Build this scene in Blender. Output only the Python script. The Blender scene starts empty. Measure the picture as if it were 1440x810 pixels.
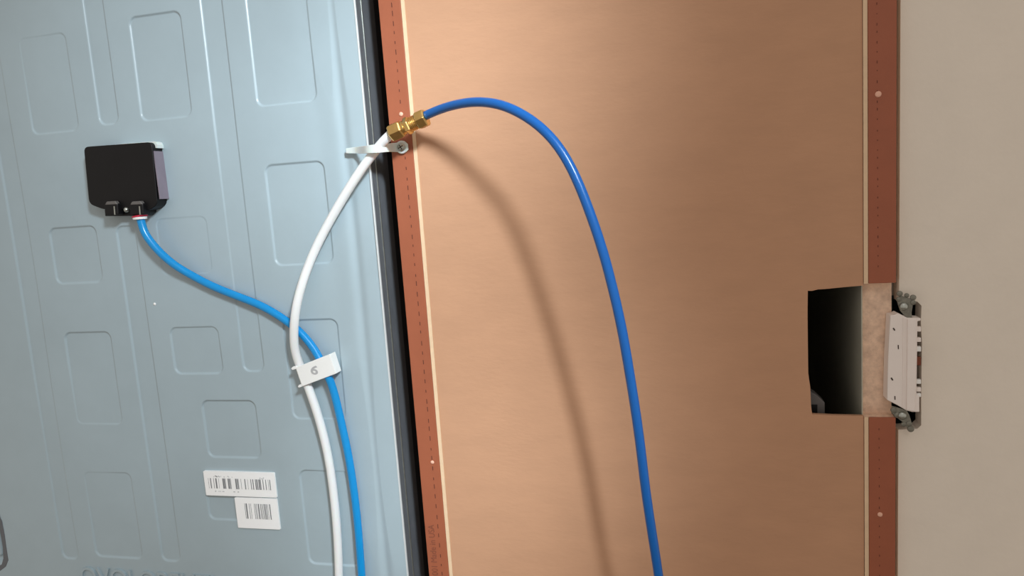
import bpy, bmesh, math, random
import numpy as np
from mathutils import Vector, Matrix

random.seed(4)
SC = bpy.context.scene
COL = SC.collection

# ------------------------------------------------------------------ camera
F = 1000.0
D = 0.517                 # distance of the cabinet's rear plane
H = 1.2                   # height of the camera above the floor
_d = np.array([520, 7575, 1000.]); _d /= np.linalg.norm(_d)
_r = np.array([4200, -156, -1000.]); _r -= _d * (_r @ _d); _r /= np.linalg.norm(_r)
_n = np.cross(_r, _d)
M = np.array([_r, _n, -_d])           # camera (right, down, forward) -> world
cam_d = bpy.data.cameras.new('camera')
cam = bpy.data.objects.new('camera', cam_d)
COL.objects.link(cam)
cam_d.sensor_width = 36.0
cam_d.lens = F / 1440 * 36.0
cam_d.clip_start = 0.01
cx, cy, cz = M[:, 0], -M[:, 1], -M[:, 2]
cam.matrix_world = Matrix(((cx[0], cy[0], cz[0], 0), (cx[1], cy[1], cz[1], 0),
                           (cx[2], cy[2], cz[2], H), (0, 0, 0, 1)))
SC.camera = cam


def at(px, py, y=0.0):
    """point of the vertical plane y behind (+) or before (-) the cabinet's rear plane"""
    v = M @ np.array([px - 720, py - 405, F])
    v = v * (D + y) / v[1]
    return Vector((v[0], v[1], v[2] + H))


# ------------------------------------------------------------------ world, lamps, exposure
W = bpy.data.worlds.new('room_light')
SC.world = W
W.use_nodes = True
W.node_tree.nodes['Background'].inputs[0].default_value = (1.0, 0.90, 0.80, 1)
W.node_tree.nodes['Background'].inputs[1].default_value = 0.54


def lamp(name, kind, target, direction, dist, energy, colour, **kw):
    l = bpy.data.lights.new(name, kind)
    l.energy = energy
    l.color = colour
    for k, v in kw.items():
        setattr(l, k, v)
    o = bpy.data.objects.new(name, l)
    COL.objects.link(o)
    dv = Vector(direction).normalized()
    o.location = Vector(target) + dv * dist
    o.rotation_euler = dv.to_track_quat('Z', 'Y').to_euler()
    return o


DAY_DIR = Vector((0.58, -0.72, 0.42)).normalized()
DAY_POS = at(530, 130) + DAY_DIR * 1.1
# overlapping spots added in place of the daylight: aim (px), power, beam
SPOTS = [(100, 380, 24, 32), (400, -40, 30, 22), (400, 380, 15, 22), (400, 760, 5, 22),
         (640, -60, 14, 15), (640, 190, 48, 15), (645, 460, 16, 14), (650, 730, 70, 15)]
for hx, hy, en, beam in SPOTS:
    tg = at(hx, hy)
    v = DAY_POS - tg
    lamp('daylight_spot', 'SPOT', tg, v, v.length, en, (0.84, 0.94, 1.0),
         spot_size=math.radians(beam), spot_blend=1.0, shadow_soft_size=0.075)
lamp('ceiling_lamp', 'AREA', at(500, 200), (0.25, -0.80, 0.52), 2.2, 2, (0.95, 0.98, 1.0),
     shape='DISK', size=0.5)

vs = SC.view_settings
vs.view_transform = 'Standard'
vs.look = 'None'
vs.exposure = 0.0
vs.gamma = 1.0
vs.use_curve_mapping = False


# ------------------------------------------------------------------ materials
def lin(c):
    c = c / 255.0
    return c / 12.92 if c <= 0.04045 else ((c + 0.055) / 1.055) ** 2.4


def mat(name, rgb, rough=0.5, metal=0.0, var=0.06, scale=60, bump=0.0, bump_scale=400, stretch=None,
        spec=0.5, coat=0.0, sss=0.0, trans=0.0, rgb2=None):
    m = bpy.data.materials.new(name)
    m.use_nodes = True
    nt = m.node_tree
    b = nt.nodes['Principled BSDF']
    b.inputs['Roughness'].default_value = rough
    b.inputs['Metallic'].default_value = metal
    b.inputs['Specular IOR Level'].default_value = spec
    b.inputs['Coat Weight'].default_value = coat
    if sss:
        b.inputs['Subsurface Weight'].default_value = sss
        b.inputs['Subsurface Scale'].default_value = 0.004
    if trans:
        b.inputs['Transmission Weight'].default_value = trans
    c = [lin(v) for v in rgb]
    c1 = [v * (1 - var) for v in c]
    c2 = [lin(v) for v in rgb2] if rgb2 else [min(1, v * (1 + var)) for v in c]
    tc = nt.nodes.new('ShaderNodeTexCoord')
    mp = nt.nodes.new('ShaderNodeMapping')
    if stretch:
        mp.inputs['Scale'].default_value = stretch
    nt.links.new(tc.outputs['Object'], mp.inputs[0])
    nz = nt.nodes.new('ShaderNodeTexNoise')
    nz.inputs['Scale'].default_value = scale
    nz.inputs['Detail'].default_value = 5
    nz.inputs['Roughness'].default_value = 0.65
    nt.links.new(mp.outputs[0], nz.inputs['Vector'])
    mr = nt.nodes.new('ShaderNodeMapRange')
    mr.inputs[1].default_value = 0.3
    mr.inputs[2].default_value = 0.7
    nt.links.new(nz.outputs['Fac'], mr.inputs[0])
    mx = nt.nodes.new('ShaderNodeMix')
    mx.data_type = 'RGBA'
    mx.inputs[6].default_value = (*c1, 1)
    mx.inputs[7].default_value = (*c2, 1)
    nt.links.new(mr.outputs[0], mx.inputs[0])
    nt.links.new(mx.outputs[2], b.inputs['Base Color'])
    if bump:
        n2 = nt.nodes.new('ShaderNodeTexNoise')
        n2.inputs['Scale'].default_value = bump_scale
        n2.inputs['Detail'].default_value = 3
        nt.links.new(mp.outputs[0], n2.inputs['Vector'])
        bp = nt.nodes.new('ShaderNodeBump')
        bp.inputs['Strength'].default_value = bump
        bp.inputs['Distance'].default_value = 0.0006
        nt.links.new(n2.outputs['Fac'], bp.inputs['Height'])
        nt.links.new(bp.outputs[0], b.inputs['Normal'])
    return m


m_steel = mat('painted_grey_steel', (163, 180, 188), rough=0.30, var=0.035, scale=18, bump=0.25, bump_scale=60)
m_casing = mat('shaded_casing', (96, 99, 104), rough=0.45, var=0.1)
m_black = mat('black_plastic', (13, 12, 14), spec=0.3, rough=0.5, var=0.15, bump=0.1)
m_black_side = mat('gap_shade_black', (38, 40, 44), rough=0.7, var=0.2)  # dark of the side gap painted into the casing colour
m_edge_highlight = mat('steel_edge_highlight', (225, 230, 232), rough=0.35, metal=0.3)  # highlight of the folded edge painted in as paler steel
m_brown = mat('brown_edge_band', (158, 88, 60), rough=0.55, var=0.06, scale=35, bump=0.15)
m_lip = mat('raw_wood_lip', (226, 196, 162), rough=0.7, var=0.06, scale=80)
m_board = mat('brown_hardboard', (193, 147, 115), rough=0.75, var=0.045, scale=30, bump=0.22, bump_scale=260,
              stretch=(0.6, 1, 1.6))
m_particle = mat('particleboard_core', (238, 203, 178), rough=0.9, var=0.22, scale=150, bump=0.6, bump_scale=500)
m_inner = mat('cabinet_lining', (178, 176, 160), rough=0.7, var=0.05)
m_wall = mat('painted_drywall', (234, 224, 211), rough=0.85, var=0.02, scale=40, bump=0.35, bump_scale=180)
m_block = mat('light_block_grey', (170, 160, 148), rough=0.95, var=0.15, scale=200)
m_tubeb = mat('deep_blue_tubing', (8, 92, 168), rough=0.28, var=0.02, sss=0.1)
m_tubec = mat('bright_blue_tubing', (0, 140, 208), rough=0.25, var=0.02, sss=0.1)
m_tubew = mat('white_tubing', (236, 238, 238), rough=0.35, var=0.01, sss=0.1)
m_white = mat('white_plastic', (240, 240, 238), rough=0.45, var=0.01)
m_nylon = mat('translucent_nylon', (214, 222, 220), rough=0.35, var=0.03, sss=0.2)
m_grey_ink = mat('moulded_grey_mark', (178, 178, 180), rough=0.6)
m_brass = mat('brass', (222, 184, 116), rough=0.30, metal=1.0, var=0.12, scale=120)
m_zinc = mat('zinc_plated_steel', (178, 182, 176), rough=0.3, metal=0.9, var=0.15, scale=200)
m_dull = mat('dull_galvanised_steel', (128, 126, 116), rough=0.45, metal=0.6, var=0.3, scale=260)
m_red = mat('red_plastic', (196, 30, 62), rough=0.4)
m_paper = mat('white_label_paper', (252, 253, 254), rough=0.6, var=0.01)
m_ink = mat('grey_barcode_ink', (120, 122, 126), rough=0.7)
m_inkl = mat('pale_print_ink', (205, 208, 210), rough=0.7)
m_stamp = mat('dark_brown_stamp_ink', (128, 72, 52), rough=0.7)
m_hole = mat('dark_slit', (92, 48, 36), rough=0.9)
m_ivory = mat('off_white_receptacle', (240, 230, 224), rough=0.4, var=0.02)
m_dark = mat('dark_slot', (60, 45, 38), rough=0.9)
m_teal = mat('dark_teal_electrical_box', (34, 56, 56), rough=0.6)
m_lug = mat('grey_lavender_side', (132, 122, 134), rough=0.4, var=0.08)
m_bracket = mat('grey_plastic', (96, 92, 90), rough=0.5)
m_floor = mat('floor_vinyl', (150, 140, 128), rough=0.6)
m_nail = mat('pale_nail_filler', (232, 180, 155), rough=0.5)
m_copper = mat('dull_copper', (120, 66, 48), rough=0.4, metal=0.6)


# ------------------------------------------------------------------ builders
def tag(o, label=None, cat=None, group=None, kind=None):
    for k, v in (('label', label), ('category', cat), ('group', group), ('kind', kind)):
        if v:
            o[k] = v
    return o


def empty(name, loc, label, cat):
    o = bpy.data.objects.new(name, None)
    o.empty_display_size = 0.02
    o.location = loc
    COL.objects.link(o)
    return tag(o, label, cat)


def link(name, bm, m, parent=None, smooth=False, bevel=0.0, seg=2):
    """bm is in world coordinates; parents are only translated"""
    bmesh.ops.recalc_face_normals(bm, faces=bm.faces)
    me = bpy.data.meshes.new(name)
    off = Vector((0, 0, 0))
    pp = parent
    while pp:
        off += pp.location
        pp = pp.parent
    cen = sum((v.co for v in bm.verts), Vector()) / max(1, len(bm.verts))
    loc = cen - off
    bmesh.ops.translate(bm, verts=bm.verts, vec=-cen)
    bm.to_mesh(me)
    bm.free()
    if smooth:
        me.polygons.foreach_set('use_smooth', [True] * len(me.polygons))
    me.materials.append(m)
    o = bpy.data.objects.new(name, me)
    o.location = loc
    COL.objects.link(o)
    if parent:
        o.parent = parent
    if bevel:
        b = o.modifiers.new('bevel', 'BEVEL')
        b.width = bevel
        b.segments = seg
        b.limit_method = 'ANGLE'
        b.angle_limit = math.radians(35)
        me.polygons.foreach_set('use_smooth', [True] * len(me.polygons))
        b.harden_normals = True
    return o


def box(bm, x0, x1, y0, y1, z0, z1):
    mtx = Matrix.Translation(((x0 + x1) / 2, (y0 + y1) / 2, (z0 + z1) / 2)) @ \
        Matrix.Diagonal((abs(x1 - x0), abs(y1 - y0), abs(z1 - z0), 1))
    bmesh.ops.create_cube(bm, size=1, matrix=mtx)


def prism(bm, pts, y0, y1):
    """pts: (x, z) outline in world; from y0 (front) to y1"""
    a = [bm.verts.new((x, y0, z)) for x, z in pts]
    b = [bm.verts.new((x, y1, z)) for x, z in pts]
    n = len(pts)
    bm.faces.new(a)
    bm.faces.new(b[::-1])
    for i in range(n):
        j = (i + 1) % n
        bm.faces.new((a[i], b[i], b[j], a[j]))


def px_outline(pts, y):
    return [(p.x, p.z) for p in (at(a, b, y) for a, b in pts)]


def px_prism(bm, pts, y, thick):
    """outline seen in the photograph on the plane y, thickness away from the viewer"""
    prism(bm, px_outline(pts, y), D + y, D + y + thick)


def round_poly(pts, r, n=4):
    out = []
    L = len(pts)
    for i in range(L):
        p = Vector(pts[i]); a = Vector(pts[i - 1]); b = Vector(pts[(i + 1) % L])
        u = (a - p); v = (b - p)
        rr = min(r, u.length / 2.1, v.length / 2.1)
        A = p + u.normalized() * rr
        B = p + v.normalized() * rr
        for k in range(n + 1):
            t = k / n
            q = A * (1 - t) ** 2 + p * 2 * t * (1 - t) + B * t * t
            out.append((q.x, q.y))
    return out


def cyl(bm, p0, p1, r0, r1=None, n=24, rot=0.0):
    p0, p1 = Vector(p0), Vector(p1)
    r1 = r0 if r1 is None else r1
    q = (p1 - p0).to_track_quat('Z', 'Y').to_matrix()
    A, B = [], []
    for k in range(n):
        a = 2 * math.pi * k / n + rot
        w = q @ Vector((math.cos(a), math.sin(a), 0))
        A.append(bm.verts.new(p0 + w * r0))
        B.append(bm.verts.new(p1 + w * r1))
    bm.faces.new(A)
    bm.faces.new(B[::-1])
    for k in range(n):
        j = (k + 1) % n
        bm.faces.new((A[k], A[j], B[j], B[k]))


def lathe(bm, p0, axis, prof, n=32):
    """prof: list of (distance along axis, radius)"""
    p0 = Vector(p0); axis = Vector(axis).normalized()
    q = axis.to_track_quat('Z', 'Y').to_matrix()
    rings = []
    for s, r in prof:
        rings.append([bm.verts.new(p0 + axis * s + q @ Vector((math.cos(2 * math.pi * k / n) * r,
                                                            math.sin(2 * math.pi * k / n) * r, 0)))
                      for k in range(n)])
    for A, B in zip(rings, rings[1:]):
        for k in range(n):
            j = (k + 1) % n
            bm.faces.new((A[k], A[j], B[j], B[k]))
    bm.faces.new(rings[0][::-1])
    bm.faces.new(rings[-1])


def spline(pts, sub=8):
    P = [Vector(p) for p in pts]
    P = [P[0] * 2 - P[1]] + P + [P[-1] * 2 - P[-2]]
    out = []
    for i in range(1, len(P) - 2):
        a, b, c, d = P[i - 1:i + 3]
        for k in range(sub):
            t = k / sub
            out.append(0.5 * ((2 * b) + (c - a) * t + (2 * a - 5 * b + 4 * c - d) * t * t
                              + (3 * b - a - 3 * c + d) * t ** 3))
    out.append(P[-2])
    # light smoothing
    for _ in range(12):
        out = [out[0]] + [(out[i - 1] + out[i] * 2 + out[i + 1]) / 4 for i in range(1, len(out) - 1)] + [out[-1]]
    return out


def tube(bm, pts, r, n=20):
    rings = []
    up = Vector((0, 1, 0.01))
    for i, p in enumerate(pts):
        t = (pts[min(i + 1, len(pts) - 1)] - pts[max(i - 1, 0)]).normalized()
        s = t.cross(up).normalized()
        u = s.cross(t).normalized()
        rings.append([bm.verts.new(p + s * math.cos(2 * math.pi * k / n) * r + u * math.sin(2 * math.pi * k / n) * r)
                      for k in range(n)])
    for A, B in zip(rings, rings[1:]):
        for k in range(n):
            j = (k + 1) % n
            bm.faces.new((A[k], A[j], B[j], B[k]))
    bm.faces.new(rings[0][::-1])
    bm.faces.new(rings[-1])


def text_bm(s, size, depth, mtx, bold=0.0):
    c = bpy.data.curves.new('lettering', 'FONT')
    c.body = s
    c.size = size
    c.extrude = depth
    c.offset = bold
    o = bpy.data.objects.new('lettering', c)
    COL.objects.link(o)
    dg = bpy.context.evaluated_depsgraph_get()
    me = bpy.data.meshes.new_from_object(o.evaluated_get(dg))
    bm = bmesh.new()
    bm.from_mesh(me)
    bpy.data.objects.remove(o)
    bpy.data.curves.remove(c)
    bpy.data.meshes.remove(me)
    bmesh.ops.transform(bm, matrix=mtx, verts=bm.verts)
    return bm


def text_width(s, size):
    b = text_bm(s, size, 0, Matrix())
    w = max(v.co.x for v in b.verts)
    b.free()
    return w


FACE = Matrix.Rotation(math.pi / 2, 4, 'X')       # text lying in XY -> upright, facing -Y

# ------------------------------------------------------------------ setting
TOP = H + 0.55
# floor
bm = bmesh.new()
box(bm, -1.6, 1.6, -1.6, D + 1.2, -0.05, 0)
tag(link('floor', bm, m_floor), kind='structure')

# drywall beside the cabinet, with an opening for the electrical box
xw = at(1262.5, 400).x
YW = 0.006
hx0 = xw
hole = px_outline([(1290, 424), (1296, 430), (1295, 452), (1296.5, 480), (1296, 520), (1295.5, 560), (1295.5, 598),
                   (1290, 603)], YW)
zt = at(1262, 424, YW).z
zb = at(1262, 604, YW).z
wx1 = 1.6
xt, xb_ = at(1265.5, 60, YW).x, at(1262.8, 760, YW).x      # a slim tapering gap beside the cabinet
outl = [(xt + .001, TOP), (wx1, TOP), (wx1, 0.0), (xb_ - .0006, 0.0), (xb_, zb)] + hole[::-1] + [(xt, zt)]
bm = bmesh.new()
prism(bm, outl, D + YW, D + YW + 0.0125)
tag(link('wall_right', bm, m_wall), kind='structure')

# ------------------------------------------------------------------ refrigerator (grey embossed back)
FY = -0.005
fx1 = at(498, 0, FY).x
fr = empty('refrigerator', (fx1 - 0.36, D + 0.3, 0),
           'grey appliance with an embossed painted steel back, left of the brown cabinet', 'refrigerator')
fx0 = fx1 - 0.72


def P2(px, py):
    p = at(px, py, FY)
    return p.x, p.z


def rect_of(tl, tr, br, bl):
    a, b, c, d = P2(*tl), P2(*tr), P2(*br), P2(*bl)
    return ((a[0] + d[0]) / 2, (b[0] + c[0]) / 2, (c[1] + d[1]) / 2, (a[1] + b[1]) / 2)   # x0 x1 z0 z1


rects = [
    rect_of((25, 57), (90, 42), (111, 180), (48, 192)),
    rect_of((179, 27), (250, 12), (270, 163), (200, 170)),
    rect_of((371, 238), (453, 221), (467, 368), (389, 375)),
    rect_of((66, 323), (134, 316), (142, 396), (80, 400)),
    rect_of((217, 310), (290, 301), (299, 383), (230, 388)),
    rect_of((91, 470), (154, 465), (172, 595), (108, 598)),
    rect_of((238, 462), (305, 458), (314, 524), (247, 527)),
    rect_of((118, 665), (184, 663), (199, 783), (135, 785)),
    rect_of((397, 452), (471, 448), (488, 588), (413, 590)),
    rect_of((420, 663), (492, 661), (508, 794), (436, 795)),
    rect_of((283, 565), (356, 563), (368, 644), (292, 644)),
    rect_of((288, 672), (362, 671), (372, 732), (293, 732)),
]
# tall ribs (some run out of the frame at the top)
e = P2(437, 60); e0 = P2(352, 60); eb = P2(390, 147)
rects.append((e0[0], e[0], eb[1], H + 0.23))
a = P2(127, 80); b = P2(154, 80); c = P2(150, 175)
rects.append((a[0], b[0], c[1], H + 0.30))
a = P2(305, 202); b = P2(335, 202); c = P2(362, 522)
rects.append((a[0] - .0005, b[0] - .0005, c[1], H + 0.30))
a = P2(27, 400); b = P2(50, 400); c = P2(104, 786)
rects.append((a[0], b[0], c[1], H + 0.30))
a = P2(200, 590); b = P2(226, 590); t = P2(175, 318); c = P2(240, 789)
rects.append((a[0] + .0003, b[0] + .0003, c[1], t[1]))


def sdf_round(X, Z, R, r):
    cxm, czm = (R[0] + R[1]) / 2, (R[2] + R[3]) / 2
    hx, hz = (R[1] - R[0]) / 2 - r, (R[3] - R[2]) / 2 - r
    qx = np.abs(X - cxm) - hx
    qz = np.abs(Z - czm) - hz
    return np.hypot(np.maximum(qx, 0), np.maximum(qz, 0)) + np.minimum(np.maximum(qx, qz), 0) - r


def sstep(a, b, x):
    t = np.clip((x - a) / (b - a), 0, 1)
    return t * t * (3 - 2 * t)


def axis_vals(lo, f0, f1, hi, fine, coarse):
    return np.concatenate([np.linspace(lo, f0, max(2, int((f0 - lo) / coarse)))[:-1],
                           np.arange(f0, f1, fine), np.linspace(f1, hi, max(2, int((hi - f1) / coarse)))])


zlo, zhi = H - 0.347, H + 0.205
xs = axis_vals(fx0, -0.665, fx1 - 0.001, fx1, 0.0006, 0.008)
zs = axis_vals(0.04, zlo, zhi, TOP - 0.0, 0.0006, 0.008)
X, Z = np.meshgrid(xs, zs)
dep = np.zeros_like(X)
for R in rects:
    dep = np.maximum(dep, 0.0013 * (1 - sstep(-0.0007, 0.0007, sdf_round(X, Z, R, 0.0062))))
# wide soft fold along the right side
xc = at(520, 500, FY).x
dep += 0.0016 * np.exp(-((X - (xc - 0.004)) / 0.0042) ** 2) * (1 - 0.0 * Z)
dep += 0.0006 * np.exp(-((X - (xc - 0.024)) / 0.009) ** 2)
# slight oil-canning of the sheet
dep += 0.0011 * np.sin(X * 23 + 1.1) * np.sin(Z * 17 + .4)
# finger recess at the lower left, mostly out of the frame
ha = at(12, 792, FY)
R = (ha.x - 0.09, ha.x, ha.z - 0.004, at(0, 722, FY).z + 0.012)
sd = sdf_round(X, Z, R, 0.012)
dep = np.maximum(dep, 0.006 * (1 - sstep(-0.0065, 0.0, sd)))
dep = dep - 0.0035 * (1 - sstep(-0.0105, -0.0075, sd))
Y = D + FY + dep
ny, nx = X.shape
V = np.stack([X, Y, Z], -1).reshape(-1, 3)
idx = np.arange(nx * ny).reshape(ny, nx)
Q = np.stack([idx[:-1, :-1], idx[:-1, 1:], idx[1:, 1:], idx[1:, :-1]], -1).reshape(-1, 4)
me = bpy.data.meshes.new('back_panel')
me.vertices.add(len(V)); me.vertices.foreach_set('co', (V - np.array(fr.location)).ravel())
me.loops.add(Q.size); me.loops.foreach_set('vertex_index', Q.ravel())
me.polygons.add(len(Q))
me.polygons.foreach_set('loop_start', np.arange(0, Q.size, 4))
me.polygons.foreach_set('loop_total', np.full(len(Q), 4))
me.polygons.foreach_set('use_smooth', np.ones(len(Q), dtype=bool))
me.update(calc_edges=True)
me.materials.append(m_steel)
bp = bpy.data.objects.new('back_panel', me)
COL.objects.link(bp)
bp.parent = fr
tag(bp, 'grey painted steel sheet pressed with rounded rectangles')

# embossed lettering whose tops show at the lower edge
z_t = at(230, 803, FY).z
x_a, x_b = at(113, 806, FY).x, at(338, 806, FY).x
LT = 'OVOLOBEUTUR'
wd = text_width(LT, 1.0)
sx = (x_b - x_a) / wd
size_z = 0.018 / 0.72
mt = Matrix.Translation((x_a, D + FY - 0.0004, z_t - 0.018)) @ FACE @ Matrix.Diagonal((sx, size_z, 1, 1))
bm = text_bm(LT, 1.0, 0.0011, mt)
o = link('embossed_lettering', bm, m_steel, bp, bevel=0.0003, seg=1)

# casing: body behind the panel, folded edge, side strip, seam
bm = bmesh.new()
box(bm, fx0, fx1 - 0.0012, D + FY + 0.006, D + FY + 0.6, 0.03, TOP)
link('casing', bm, m_black_side, fr)
bm = bmesh.new()
box(bm, fx1 - 0.0006, fx1 + 0.0006, D + FY - 0.0004, D + FY + 0.0016, 0.03, TOP)
link('folded_edge', bm, m_edge_highlight, fr, bevel=0.0003)
bm = bmesh.new()
box(bm, fx1 - 0.0012, fx1 + 0.0002, D + FY + 0.0016, D + FY + 0.0105, 0.03, TOP)
link('side_strip', bm, m_casing, fr)  # side in shadow, its shade painted in as charcoal
bm = bmesh.new()
box(bm, fx1 - 0.0012, fx1 + 0.0008, D + FY + 0.0105, D + FY + 0.0120, 0.03, TOP)
link('side_seam', bm, m_zinc, fr, bevel=0.0003)  # bright zinc paints in the highlight on the seam ridge
bm = bmesh.new()
box(bm, fx1 - 0.0012, fx1 + 0.0001, D + FY + 0.0125, D + FY + 0.036, 0.03, TOP)
link('side_gasket', bm, m_casing, fr)
# feet
for xx in (fx0 + 0.05, fx1 - 0.06):
    for yy in (D + 0.03, D + 0.53):
        bm = bmesh.new()
        cyl(bm, (xx, yy, 0), (xx, yy, 0.032), 0.018)
        link('foot', bm, m_black, fr)
# rivet
p = at(217.5, 427.5, FY)
bm = bmesh.new()
lathe(bm, p + Vector((0, 0.002, 0)), (0, -1, 0), [(0, .0014), (.0018, .0014), (.0026, .0009), (.0029, .0002)], 14)
link('rivet', bm, m_white, fr, smooth=True)

bm = bmesh.new()
px_prism(bm, [(-3, 724), (2, 733), (6, 752), (11.5, 788), (8, 797), (0, 803), (-6, 803), (-6, 798), (2, 794), (4.5, 785), (3.5, 768), (0, 748), (-4, 736)],
         FY - .0003, 0.003)  # dark strip laid along the recess edge
tag(link('recess_strip', bm, m_casing, fr, bevel=0.0004), 'dark strip along the recess edge')

# barcode labels on the panel
LY = D + FY - 0.0010


def label(x0, x1, z0, z1, bars, by0, by1, specks):
    bm = bmesh.new()
    prism(bm, round_poly([(x0, z1), (x1, z1), (x1, z0), (x0, z0)], 0.0008, 3), LY - 0.00015, LY + 0.0022)
    o = link('barcode_label', bm, m_paper, fr)
    w, h = x1 - x0, z1 - z0
    bm = bmesh.new()
    for c_, wd_ in bars:
        box(bm, x0 + w * (c_ - wd_ / 2), x0 + w * (c_ + wd_ / 2), LY - 0.00028, LY, z1 - h * by1, z1 - h * by0)
    link('barcode', bm, m_ink, o)
    if specks:
        bm = bmesh.new()
        for u, v_, ww in specks:
            box(bm, x0 + w * u, x0 + w * (u + ww), LY - 0.00028, LY, z1 - h * (v_ + .035), z1 - h * v_)
        tag(link('fine_print', bm, m_inkl, o), kind='stuff')
    return o


R1 = rect_of((286.8, 663), (386.4, 663.2), (390, 697.7), (291.4, 697))
b1 = [((x - 73) / 803, w / 803) for x, w in
      [(122, 2), (148, 9), (183, 4), (211, 14), (240, 2), (291, 12), (305, 9), (316, 5), (350, 10), (363, 9), (376, 6),
       (436, 12), (450, 7), (462, 8), (495, 3), (540, 9), (570, 2), (607, 7), (630, 9), (658, 7), (670, 8), (682, 6),
       (700, 13), (714, 7), (742, 7), (772, 7), (800, 3), (818, 8)]]
sp = [(random.uniform(.08, .42), random.choice((.17, .2)), random.uniform(.008, .025)) for _ in range(12)] + \
     [(random.uniform(.76, .88), random.choice((.19, .23)), random.uniform(.008, .02)) for _ in range(7)] + \
     [(random.uniform(.12, .5), .8, random.uniform(.008, .02)) for _ in range(10)]
label(*R1, b1, .28, .70, sp)
R2 = rect_of((331, 700), (390, 700), (394.8, 742.6), (336, 742.6))
b2 = [((x - 421) / 477, w / 477) for x, w in
      [(530, 4), (548, 13), (580, 4), (598, 3), (638, 4), (652, 4), (664, 4), (685, 12), (708, 6), (722, 4), (733, 3),
       (745, 5), (758, 9), (774, 7), (790, 3), (812, 9)]]
label(*R2, b2, .18, .68, [])

# black inlet box with its two ports
BY = FY - 0.0115
bm = bmesh.new()
top_pts = px_outline([(117.3, 206.5), (213, 199.5), (221.5, 288), (209.5, 296), (145, 294.5), (125, 287)], BY)
prism(bm, round_poly(top_pts, 0.0045, 5), D + BY, D + FY + 0.0008)
inlet = link('inlet_box', bm, m_black, fr, bevel=0.0007, seg=3)
tag(inlet, 'black plastic box with rounded corners')
bm = bmesh.new()     # paler side wall
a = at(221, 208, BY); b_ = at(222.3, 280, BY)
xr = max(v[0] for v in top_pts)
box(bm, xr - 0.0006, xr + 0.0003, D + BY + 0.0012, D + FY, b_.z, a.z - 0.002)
tag(link('side_wall', bm, m_lug, inlet), 'purplish grey side')
bm = bmesh.new()     # upper edge's highlight painted as a pale strip
tz = max(v[1] for v in top_pts)
bm2 = px_outline([(160, 203), (213.5, 198.6), (217.5, 199.6), (219.6, 203.5), (220, 208), (217, 208), (212, 202), (160, 206)], BY + .003)
prism(bm, bm2, D + BY + 0.004, D + FY)
tag(link('edge_highlight', bm, m_nylon, inlet), 'pale strip painting the highlight on the upper edge')
# base the ports stand on
bm = bmesh.new()
px_prism(bm, [(146.5, 291), (210, 290), (210, 299), (205, 303.5), (147.5, 304)], BY + 0.003, 0.0085)
link('port_base', bm, m_black, inlet, bevel=0.0006)
for x0 in (146.0, 181.5):
    bm = bmesh.new()
    px_prism(bm, [(x0, 288), (x0 + 2, 284), (x0 + 15.5, 283.2), (x0 + 19, 287), (x0 + 20, 302), (x0 + 1, 303)],
             BY - 0.004, 0.009)
    po = link('port', bm, m_black, inlet, bevel=0.0012, seg=3)
    bm = bmesh.new()
    px_prism(bm, [(x0 + 1, 288.4), (x0 + 3.5, 283.4), (x0 + 15.5, 282.6), (x0 + 18.6, 287.6)], BY - 0.0043, 0.004)  # lit top face of the port painted as a grey cap
    tag(link('shoulder', bm, m_bracket, po, bevel=0.0007), 'rounded shoulder with its lit top painted grey')
    bm = bmesh.new()
    px_prism(bm, [(x0 + 13.6, 290), (x0 + 15.2, 290), (x0 + 16.2, 302), (x0 + 14.6, 302)], BY - 0.0044, 0.002)
    link('rib', bm, m_zinc, po)
bm = bmesh.new()
c0 = at(176, 295, BY - .001)
lathe(bm, c0 + Vector((0, .005, 0)), (0, -1, 0), [(0, .0022), (.0042, .0022), (.0056, .0012), (.0058, .0003)], 16)
tag(link('screw', bm, m_zinc, inlet, smooth=True), 'bright screw head between the ports')
for (za, zb_, m_, nm, rr) in ((303, 305.2, m_red, 'red_ring', .0062), (305.0, 308.5, m_white, 'white_ring', .0056)):
    bm = bmesh.new()
    cyl(bm, at(196.5, za, BY + .001), at(197, zb_, BY + .001), rr, rr * .95, 28)
    link(nm, bm, m_, inlet, bevel=0.0003)

# ------------------------------------------------------------------ cabinet
cab = empty('cabinet', (at(900, 400).x, D + 0.15, 0),
            'brown hardboard-backed cabinet with a square cutout, beside the grey appliance', 'cabinet')
sl0, sl1 = -0.2108, -0.1935          # left rear edge band
ll1 = -0.1905                        # pale lip
rl0, rl1 = 0.1200, 0.1228            # right pale lip
sr1 = 0.1397
CD = 0.32
zt_c = at(1236, 398.5).z             # notch of the right side panel
zb_c = at(1236, 586.5).z
ND = 0.009                           # depth of the notch

bm = bmesh.new()
box(bm, sl0 + 0.0002, ll1 - 0.0005, D + 0.0006, D + CD, 0.0, TOP)
tag(link('side_panel', bm, m_particle, cab), 'left side panel')
bm = bmesh.new()
box(bm, rl0 + 0.0002, sr1 - 0.0002, D + 0.0006, D + CD, 0.0, zb_c)
box(bm, rl0 + 0.0002, sr1 - 0.0002, D + 0.0006, D + CD, zt_c, TOP)
box(bm, rl0 + 0.0002, sr1 - 0.0002, D + ND, D + CD, zb_c, zt_c)
tag(link('side_panel', bm, m_particle, cab), 'right side panel notched to its raw tan core')
bm = bmesh.new()
box(bm, rl0 - 0.0006, rl0 + 0.0001, D + 0.0045, D + CD, 0.0, TOP)
tag(link('lining', bm, m_inner, cab), 'pale lining of the right side')
bm = bmesh.new()
box(bm, sl1, sl1 + 0.0001, D + 0.0006, D + 0.0007, 0.0, 0.01)
bm.free()
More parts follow.
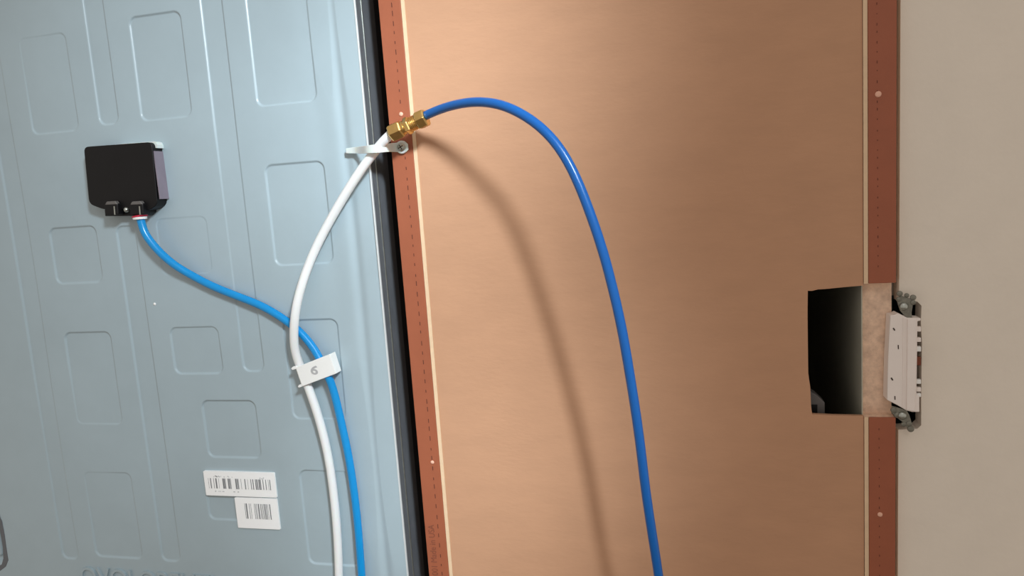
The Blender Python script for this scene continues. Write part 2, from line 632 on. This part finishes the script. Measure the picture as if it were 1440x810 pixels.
for (a0, a1, z0, z1) in ((sl0, sl1, 0.0, TOP), (rl1, sr1, 0.0, zb_c), (rl1, sr1, zt_c, TOP)):
    bm = bmesh.new()
    box(bm, a0, a1, D - 0.0008, D + 0.0006, z0 + 0.0002, z1)
    link('edge_band', bm, m_brown, cab, bevel=0.00035)
for (a0, a1, z0, z1) in ((sl1 + 0.0002, ll1, 0.0, TOP), (rl0, rl1 - 0.0002, 0.0, zb_c), (rl0, rl1 - 0.0002, zt_c, TOP)):
    bm = bmesh.new()
    box(bm, a0, a1, D - 0.0003, D + 0.0006, z0 + 0.0001, z1)
    link('edge_lip', bm, m_lip, cab)
# hairline groove in the left lip
bm = bmesh.new()
box(bm, ll1 + 0.0001, ll1 + 0.0009, D + 0.0003, D + 0.0012, 0.0, TOP)
tag(link('edge_groove', bm, m_board, cab))
# hardboard back with the cutout
cut = px_outline([(1216, 401.5), (1190, 403.5), (1160, 406.5), (1150, 407), (1142, 409), (1136, 409), (1135.6, 440),
                  (1136, 480), (1136.6, 525), (1139.5, 545), (1140.5, 570), (1142, 582.5), (1170, 584), (1216, 585)], 0.0004)
hb0, hb1 = ll1 + 0.0006, rl0 - 0.0003
cut[0] = (hb1, cut[0][1]); cut[-1] = (hb1, cut[-1][1])
bm = bmesh.new()
prism(bm, [(hb0, 0.0), (hb0, TOP), (hb1, TOP)] + cut + [(hb1, 0.0)], D + 0.0004, D + 0.0036)
tag(link('back_board', bm, m_board, cab), 'brown hardboard back with a hand-cut square opening')
# shelves/top/bottom/front so that the inside is dark
bm = bmesh.new()
box(bm, ll1, rl0 - 0.0022, D + CD - 0.012, D + CD, 0.02, TOP)
link('front_board', bm, m_inner, cab)
for z in (0.05, H - 0.62, H + 0.45):
    bm = bmesh.new()
    box(bm, ll1, rl0 - 0.0024, D + 0.004, D + CD - 0.013, z, z + 0.016)
    link('shelf', bm, m_inner, cab)
# perforated line of slits along both bands
bm = bmesh.new()
for k in range(0, 62):
    yy = -8 + k * 13.6 + random.uniform(-1.5, 1.5)
    xx = 550.3 + 0.0885 * yy
    if abs(yy - 205) < 14 or 150 < yy < 200:
        continue
    p = at(xx, yy, -0.0008)
    L = random.uniform(.0009, .0019)
    box(bm, p.x - .00028, p.x + .00028, D - 0.00095, D - 0.0006, p.z - L, p.z + L)
tag(link('slit_row', bm, m_hole, cab), kind='stuff')
bm = bmesh.new()
for k in range(0, 62):
    yy = -8 + k * 13.6 + random.uniform(-2, 2)
    if 385 < yy < 600:
        continue
    p = at(1233 + 0.005 * yy, yy, -0.0008)
    L = random.uniform(.0003, .0009)
    box(bm, p.x - .00016, p.x + .00016, D - 0.00095, D - 0.0006, p.z - L, p.z + L)
tag(link('slit_row', bm, m_hole, cab), kind='stuff')
for (x, y, r) in ((564, 160.5, .0016), (608, 650, .0015), (1235, 132.5, .0020), (1237.5, 723.5, .0017)):
    p = at(x, y, -0.0008)
    bm = bmesh.new()
    lathe(bm, p + Vector((0, .0004, 0)), (0, -1, 0), [(0, r), (.0006, r), (.0009, r * .7), (.00095, r * .2)], 14)
    link('nail', bm, m_nail, cab, smooth=True)
# stamped print on the left band, reading upwards
s = '2001 Made in USA'
w1 = text_width(s, 1.0)
ztop = at(611, 738, -0.0008).z
zbot = at(612, 814, -0.0008).z
sc_ = (ztop - zbot) / w1
xb = at(611.5, 770, -0.0008).x
mt = Matrix.Translation((xb + 0.0008, D - 0.00095, zbot)) @ Matrix.Rotation(-math.pi / 2, 4, 'Y') @ FACE @ \
    Matrix.Diagonal((sc_, sc_ * 1.2, 1, 1))
bm = text_bm(s, 1.0, 0.0001, mt)
link('stamped_print', bm, m_stamp, cab)

# small grey bracket inside the opening
bm = bmesh.new()
px_prism(bm, [(1137, 549), (1148, 555), (1160, 566), (1160, 592), (1137, 592)], 0.012, 0.012)
br = link('grey_bracket', bm, m_bracket, None, bevel=0.0006)
tag(br, 'small grey plastic bracket in the lower left corner of the square cutout', 'bracket')
bm = bmesh.new()
px_prism(bm, [(1141.5, 569), (1149.5, 569), (1149.5, 581), (1141.5, 581)], 0.0116, 0.001)
link('opening', bm, m_black, br)

# ------------------------------------------------------------------ receptacle and its box
p0 = at(1250, 418, 0.012); p1 = at(1299, 608, 0.012)
bm = bmesh.new()
x0, x1, z0, z1 = xw + 0.0003, at(1300, 500, 0.014).x + 0.006, p1.z, p0.z
yb = D + YW + 0.0130
box(bm, x0, x1, yb + 0.045, yb + 0.047, z0, z1)
box(bm, x0, x0 + 0.0015, yb, yb + 0.045, z0, z1)
box(bm, x1 - 0.0015, x1, yb, yb + 0.045, z0, z1)
box(bm, x0 + .0015, x1 - .0015, yb, yb + 0.045, z1 - 0.0015, z1)
box(bm, x0 + .0015, x1 - .0015, yb, yb + 0.045, z0, z0 + 0.0015)
tag(link('electrical_box', bm, m_teal), 'dark teal electrical box set in the wall opening behind the receptacle', 'electrical box')

for za, zb_ in ((0.0, z0 - .0002), (z1 + .0002, TOP)):
    bm = bmesh.new()
    box(bm, sr1 + .0002, sr1 + .035, yb, yb + .04, za, zb_)
    tag(link('light_block_1', bm, m_block), kind='structure')  # added backing that blocks light leaking past the wall gap
rc = empty('wall_receptacle', at(1273, 600, -0.002),
           'off-white electrical receptacle mounted in the rough hole of the drywall', 'receptacle')
RY = -0.0020
bm = bmesh.new()
px_prism(bm, [(1252, 443.5), (1258, 443), (1263, 440.5), (1268, 443), (1276, 447), (1295, 447.5), (1295, 451), (1290.5, 452), (1289, 556), (1293, 557), (1293, 579.5), (1283, 579.5),
              (1275, 577.5), (1262, 570), (1247.5, 562.5), (1249, 500)], RY, 0.0105)
rb = link('body', bm, m_ivory, rc, bevel=0.0005, seg=3)
tag(rb, 'off-white moulded body')
bm = bmesh.new()
px_prism(bm, [(1276.5, 448.5), (1288.5, 448.8), (1287, 578.8), (1275, 577)], RY - 0.0011, 0.002)
link('raised_rib', bm, m_ivory, rb, bevel=0.0005, seg=3)
bm = bmesh.new()
px_prism(bm, [(1270.3, 447), (1271.6, 447), (1270.3, 574), (1269.2, 573.5)], RY - 0.0004, 0.001)
link('ridge', bm, m_ivory, rb)
for (x, y, w, h, a) in ((1257.2, 463, 1.8, 4.2, .5), (1263.2, 488, 1.3, 6, .05), (1254.3, 533, 1.9, 4.4, .5), (1258.5, 559.5, 1.3, 5.5, .05)):
    p = at(x, y, RY)
    bm = bmesh.new()
    k = .00047
    ca, sa = math.cos(a), math.sin(a)
    q = [(-w * k / 2, -h * k / 2), (w * k / 2, -h * k / 2), (w * k / 2, h * k / 2), (-w * k / 2, h * k / 2)]
    prism(bm, [(p.x + u * ca - v * sa, p.z + u * sa + v * ca) for u, v in q], D + RY - 0.0002, D + RY + .0004)
    link('slot', bm, m_dark, rb)
# terminals on the right flank
for (y, h, m_, nm) in ((463, 7, m_ivory, 'lug'), (478, 6, m_ivory, 'lug'), (491, 7, m_white, 'lug'), (508, 12, m_copper, 'terminal_screw'),
                       (537, 6, m_white, 'lug'), (548, 6, m_ivory, 'lug'), (556, 5, m_white, 'lug')):
    bm = bmesh.new()
    px_prism(bm, [(1289, y - h / 2), (1295.5, y - h / 2), (1295.5, y + h / 2), (1289, y + h / 2)], RY + .002, 0.003)
    link(nm, bm, m_, rb, bevel=.0004)


def yoke(cpx, cpy, lobes, neck):
    bm = bmesh.new()
    px_prism(bm, neck, RY + 0.0012, 0.0012)
    for (x, y, r) in lobes:
        c = at(x, y, RY + 0.0009)
        lathe(bm, c, (0, -1, 0), [(-.0012, r), (0, r), (.0002, r * .8)], 14)
    o = link('mounting_ear', bm, m_dull, rc, bevel=0.0002)
    c = at(cpx, cpy, RY + 0.0008)
    bm = bmesh.new()
    lathe(bm, c, (0, -1, 0), [(-.0006, .0027), (.0004, .0027), (.0012, .0016), (.0014, .0004)], 18)
    s_ = link('mounting_screw', bm, m_zinc, o, smooth=True)
    bm = bmesh.new()
    box(bm, c.x - .0003, c.x + .0003, c.y - .0016, c.y - .0011, c.z - .002, c.z + .002)
    return o


yoke(1271, 431, [(1265.5, 413, .0019), (1275.5, 415.5, .0015), (1284.5, 418.5, .0019), (1264, 421, .0016), (1284.5, 425.5, .0017)],
     [(1261, 419), (1268, 416), (1281, 420), (1284, 428), (1282, 440), (1283, 448), (1276, 448), (1271, 443), (1266, 437), (1263, 428)])
yoke(1269, 584.5, [(1257, 577, .0020), (1271, 597, .0017), (1281, 603.5, .0022), (1278.5, 596, .0019), (1262, 584, .0020)],
     [(1254, 571), (1262, 573), (1275, 577), (1279, 584), (1283, 598), (1278, 604), (1270, 594), (1262, 588), (1254, 581)])

# ------------------------------------------------------------------ tubes
TR = 0.00317


def make_tube(name, m, pts, r, lab, cat='tube'):
    bm = bmesh.new()
    tube(bm, spline([at(*p) for p in pts], 8), r)
    return tag(link(name, bm, m, None, smooth=True), lab, cat)


make_tube('water_tube', m_tubew,
          [(549, 189.5, -.020), (541, 197, -.019), (527, 213, -.0165), (500, 250, -.014), (468, 303, -.0108), (441, 355, -.0108),
           (422, 408, -.0165), (414, 450, -.0195), (414, 490, -.0155), (424, 520, -.0110), (435, 548, -.0108), (450, 593, -.0098), (462, 643, -.0095),
           (470, 700, -.0092), (475, 760, -.0092), (477, 830, -.0092), (476, 930, -.0092)], TR * 1.08,
          'white plastic water tube curving from the brass coupling down the grey steel back')
make_tube('water_tube', m_tubec,
          [(197, 305, BY + .001), (200, 317, BY + .001), (206, 332, -.0155), (224, 354, -.014), (246, 373, -.013), (272, 388.5, -.0098), (300, 403, -.0095),
           (335, 417, -.0092), (370, 431, -.0090), (404, 452, -.0088), (427, 472, -.0088), (444, 494, -.0098), (457, 520, -.013),
           (468, 545, -.0108), (479, 590, -.0098), (490, 640, -.0095), (497, 685, -.0092), (503, 735, -.0092), (508, 800, -.0092),
           (512, 860, -.0092), (515, 930, -.0092)], TR,
          'bright blue plastic water tube running from the black box down the grey steel back')
make_tube('water_tube', m_tubeb,
          [(594, 165, -.0205), (606, 159, -.024), (628, 150.5, -.032), (655, 144.5, -.042), (680, 143.5, -.050), (706, 148, -.057), (735, 161, -.062),
           (765, 183, -.066), (790, 213, -.069), (811, 252, -.071), (831, 303, -.072), (848, 354, -.072), (861, 403, -.071),
           (873, 455, -.070), (882, 505, -.068), (891, 560, -.066), (900, 622, -.064), (908, 690, -.062), (917, 750, -.060), (927, 815, -.058),
           (938, 900, -.056)], TR,
          'deep blue plastic water tube arching from the brass coupling over the brown hardboard')

# ------------------------------------------------------------------ brass coupling
a = at(549.5, 188, -.020); b_ = at(600, 164.5, -.0215)
ax = (b_ - a); Lc = ax.length; ax.normalize()
cp = empty('brass_coupling', a, 'brass compression coupling joining the white tube to the deep blue tube', 'coupling')


def seg(name, s0, s1, r, hexa, parent=cp, m=m_brass, rot=0.3):
    bm = bmesh.new()
    if hexa:
        # chamfered hexagon
        L = (s1 - s0) * Lc
        c0 = a + ax * (s0 * Lc)
        ch = min(.0011, L * .25)
        q = ax.to_track_quat('Z', 'Y').to_matrix()
        rings = []
        for s_, rr in ((0, r * .86), (ch, r), (L - ch, r), (L, r * .86)):
            rings.append([bm.verts.new(c0 + ax * s_ + q @ Vector((math.cos(k * math.pi / 3 + rot) * rr, math.sin(k * math.pi / 3 + rot) * rr, 0)))
                          for k in range(6)])
        for A, B in zip(rings, rings[1:]):
            for k in range(6):
                bm.faces.new((A[k], A[(k + 1) % 6], B[(k + 1) % 6], B[k]))
        bm.faces.new(rings[0][::-1]); bm.faces.new(rings[-1])
        return link(name, bm, m, parent, bevel=.0003)
    cyl(bm, a + ax * (s0 * Lc), a + ax * (s1 * Lc), r, r, 32)
    return link(name, bm, m, parent, bevel=.0003)


n1 = seg('compression_nut', 0.0, 0.34, .0067, True)
seg('collar', 0.34, 0.41, .0050, False)
seg('centre_body', 0.41, 0.56, .0064, True, rot=.75)
for k in range(4):
    seg('thread_ring', 0.57 + k * .045, 0.595 + k * .045, .0053, False)
seg('threaded_core', 0.30, 0.80, .0046, False)
n2 = seg('compression_nut', 0.74, 1.0, .0068, True, rot=.1)

# ------------------------------------------------------------------ nylon clamp and screw
cl = empty('cable_clamp', at(565, 207, -0.001), 'translucent nylon clamp strap screwed to the brown band, holding the white tube', 'clamp')
path = [(487, 212.2, -.0072, .0019), (500, 211.4, -.0085, .0024), (508, 211, -.0140, .0027), (515, 210.3, -.0215, .0029), (524, 209.5, -.0232, .0030),
        (533, 208.8, -.0222, .0031), (541, 208, -.0175, .0031), (548, 207.6, -.009, .0031), (554, 207.4, -.0042, .0033), (560, 207.2, -.0028, .0036),
        (566, 207, -.0026, .0040), (571, 206.8, -.0026, .0036), (574, 206.6, -.0026, .0020)]
bm = bmesh.new()
rings = []
P = [at(q[0], q[1], q[2]) for q in path]
fine = []
for i in range(len(P) - 1):
    for k in range(4):
        t = k / 4
        fine.append((P[i].lerp(P[i + 1], t), path[i][3] * (1 - t) + path[i + 1][3] * t))
fine.append((P[-1], path[-1][3]))
for _ in range(3):
    fine = [fine[0]] + [((fine[i - 1][0] + fine[i][0] * 2 + fine[i + 1][0]) / 4, fine[i][1]) for i in range(1, len(fine) - 1)] + [fine[-1]]
for i, (p, hw) in enumerate(fine):
    t = (fine[min(i + 1, len(fine) - 1)][0] - fine[max(i - 1, 0)][0]).normalized()
    up = Vector((0, 0, 1)); up = (up - t * up.dot(t)).normalized()
    nn = t.cross(up).normalized() * 0.0006
    rings.append([bm.verts.new(p + up * hw + nn), bm.verts.new(p + up * hw - nn), bm.verts.new(p - up * hw - nn), bm.verts.new(p - up * hw + nn)])
for A, B in zip(rings, rings[1:]):
    for k in range(4):
        bm.faces.new((A[k], A[(k + 1) % 4], B[(k + 1) % 4], B[k]))
bm.faces.new(rings[0]); bm.faces.new(rings[-1])
link('strap', bm, m_nylon, cl, bevel=.0003)
c = at(564.8, 207, -0.0026)
bm = bmesh.new()
lathe(bm, c, (0, -1, 0), [(-.0014, .0049), (.0002, .0049), (.0007, .0045), (.0008, .0040)], 28)
link('eyelet', bm, m_nylon, cl, smooth=False)
bm = bmesh.new()
lathe(bm, c + Vector((0, -.0006, 0)), (0, -1, 0), [(0, .0033), (.0006, .0032), (.0015, .0022), (.0018, .0008)], 24)
sw = link('screw', bm, m_zinc, cl, smooth=True)
bm = bmesh.new()
for an in (.5, .5 + math.pi / 2):
    u = Vector((math.cos(an), 0, math.sin(an))); v = Vector((-math.sin(an), 0, math.cos(an)))
    q = [u * .002 + v * .0003, u * .002 - v * .0003, -u * .002 - v * .0003, -u * .002 + v * .0003]
    prism(bm, [(c.x + t_.x, c.z + t_.z) for t_ in q], c.y - .0026, c.y - .0018)
link('cross_slot', bm, m_dark, sw)

# ------------------------------------------------------------------ white two-tube clip
KY = -0.0165
kc = empty('tube_clip', at(443, 545, -.008), 'white plastic clip marked 6 holding the white tube and the bright blue tube together', 'clip')
bm = bmesh.new()
px_prism(bm, [(415.5, 517), (463.5, 498), (472.5, 525.5), (425, 543.5)], KY, 0.0012)
pl = link('plate', bm, m_white, kc, bevel=.0004)
bm = bmesh.new()
px_prism(bm, [(460.5, 500), (463.5, 498), (472.5, 525.5), (469.5, 526.7)], KY + .0012, 0.0095)
link('side_wall', bm, m_white, kc, bevel=.0003)
bm = bmesh.new()
px_prism(bm, [(415.5, 517.5), (418.5, 516.5), (427, 541.7), (424, 542.7)], KY + .0012, 0.0095)
link('side_wall', bm, m_white, kc, bevel=.0003)
bm = bmesh.new()
px_prism(bm, [(438, 510.5), (441.5, 509.2), (449.5, 533), (446, 534.3)], KY + .0012, 0.0080)
link('side_wall', bm, m_white, kc, bevel=.0003)
for pts in ([(409, 518.5), (411, 516), (417, 514.5), (418, 518.5), (411, 520.5)], [(418.5, 543.5), (420, 541.5), (427, 539), (428.5, 542.5), (420, 545.5)]):
    bm = bmesh.new()
    px_prism(bm, pts, KY + .0004, 0.003)
    link('tab', bm, m_white, kc, bevel=.0004)
cc = at(442.5, 520, KY)
mt = Matrix.Translation(cc) @ Matrix.Rotation(math.radians(-20 * 0 + 12), 4, 'Y') @ FACE @ Matrix.Diagonal((1.35, 1, 1, 1)) @ Matrix.Translation((-.0026, -.0036, 0))
bm = text_bm('6', .0100, .0002, mt, .00025)
link('moulded_number', bm, m_grey_ink, pl)
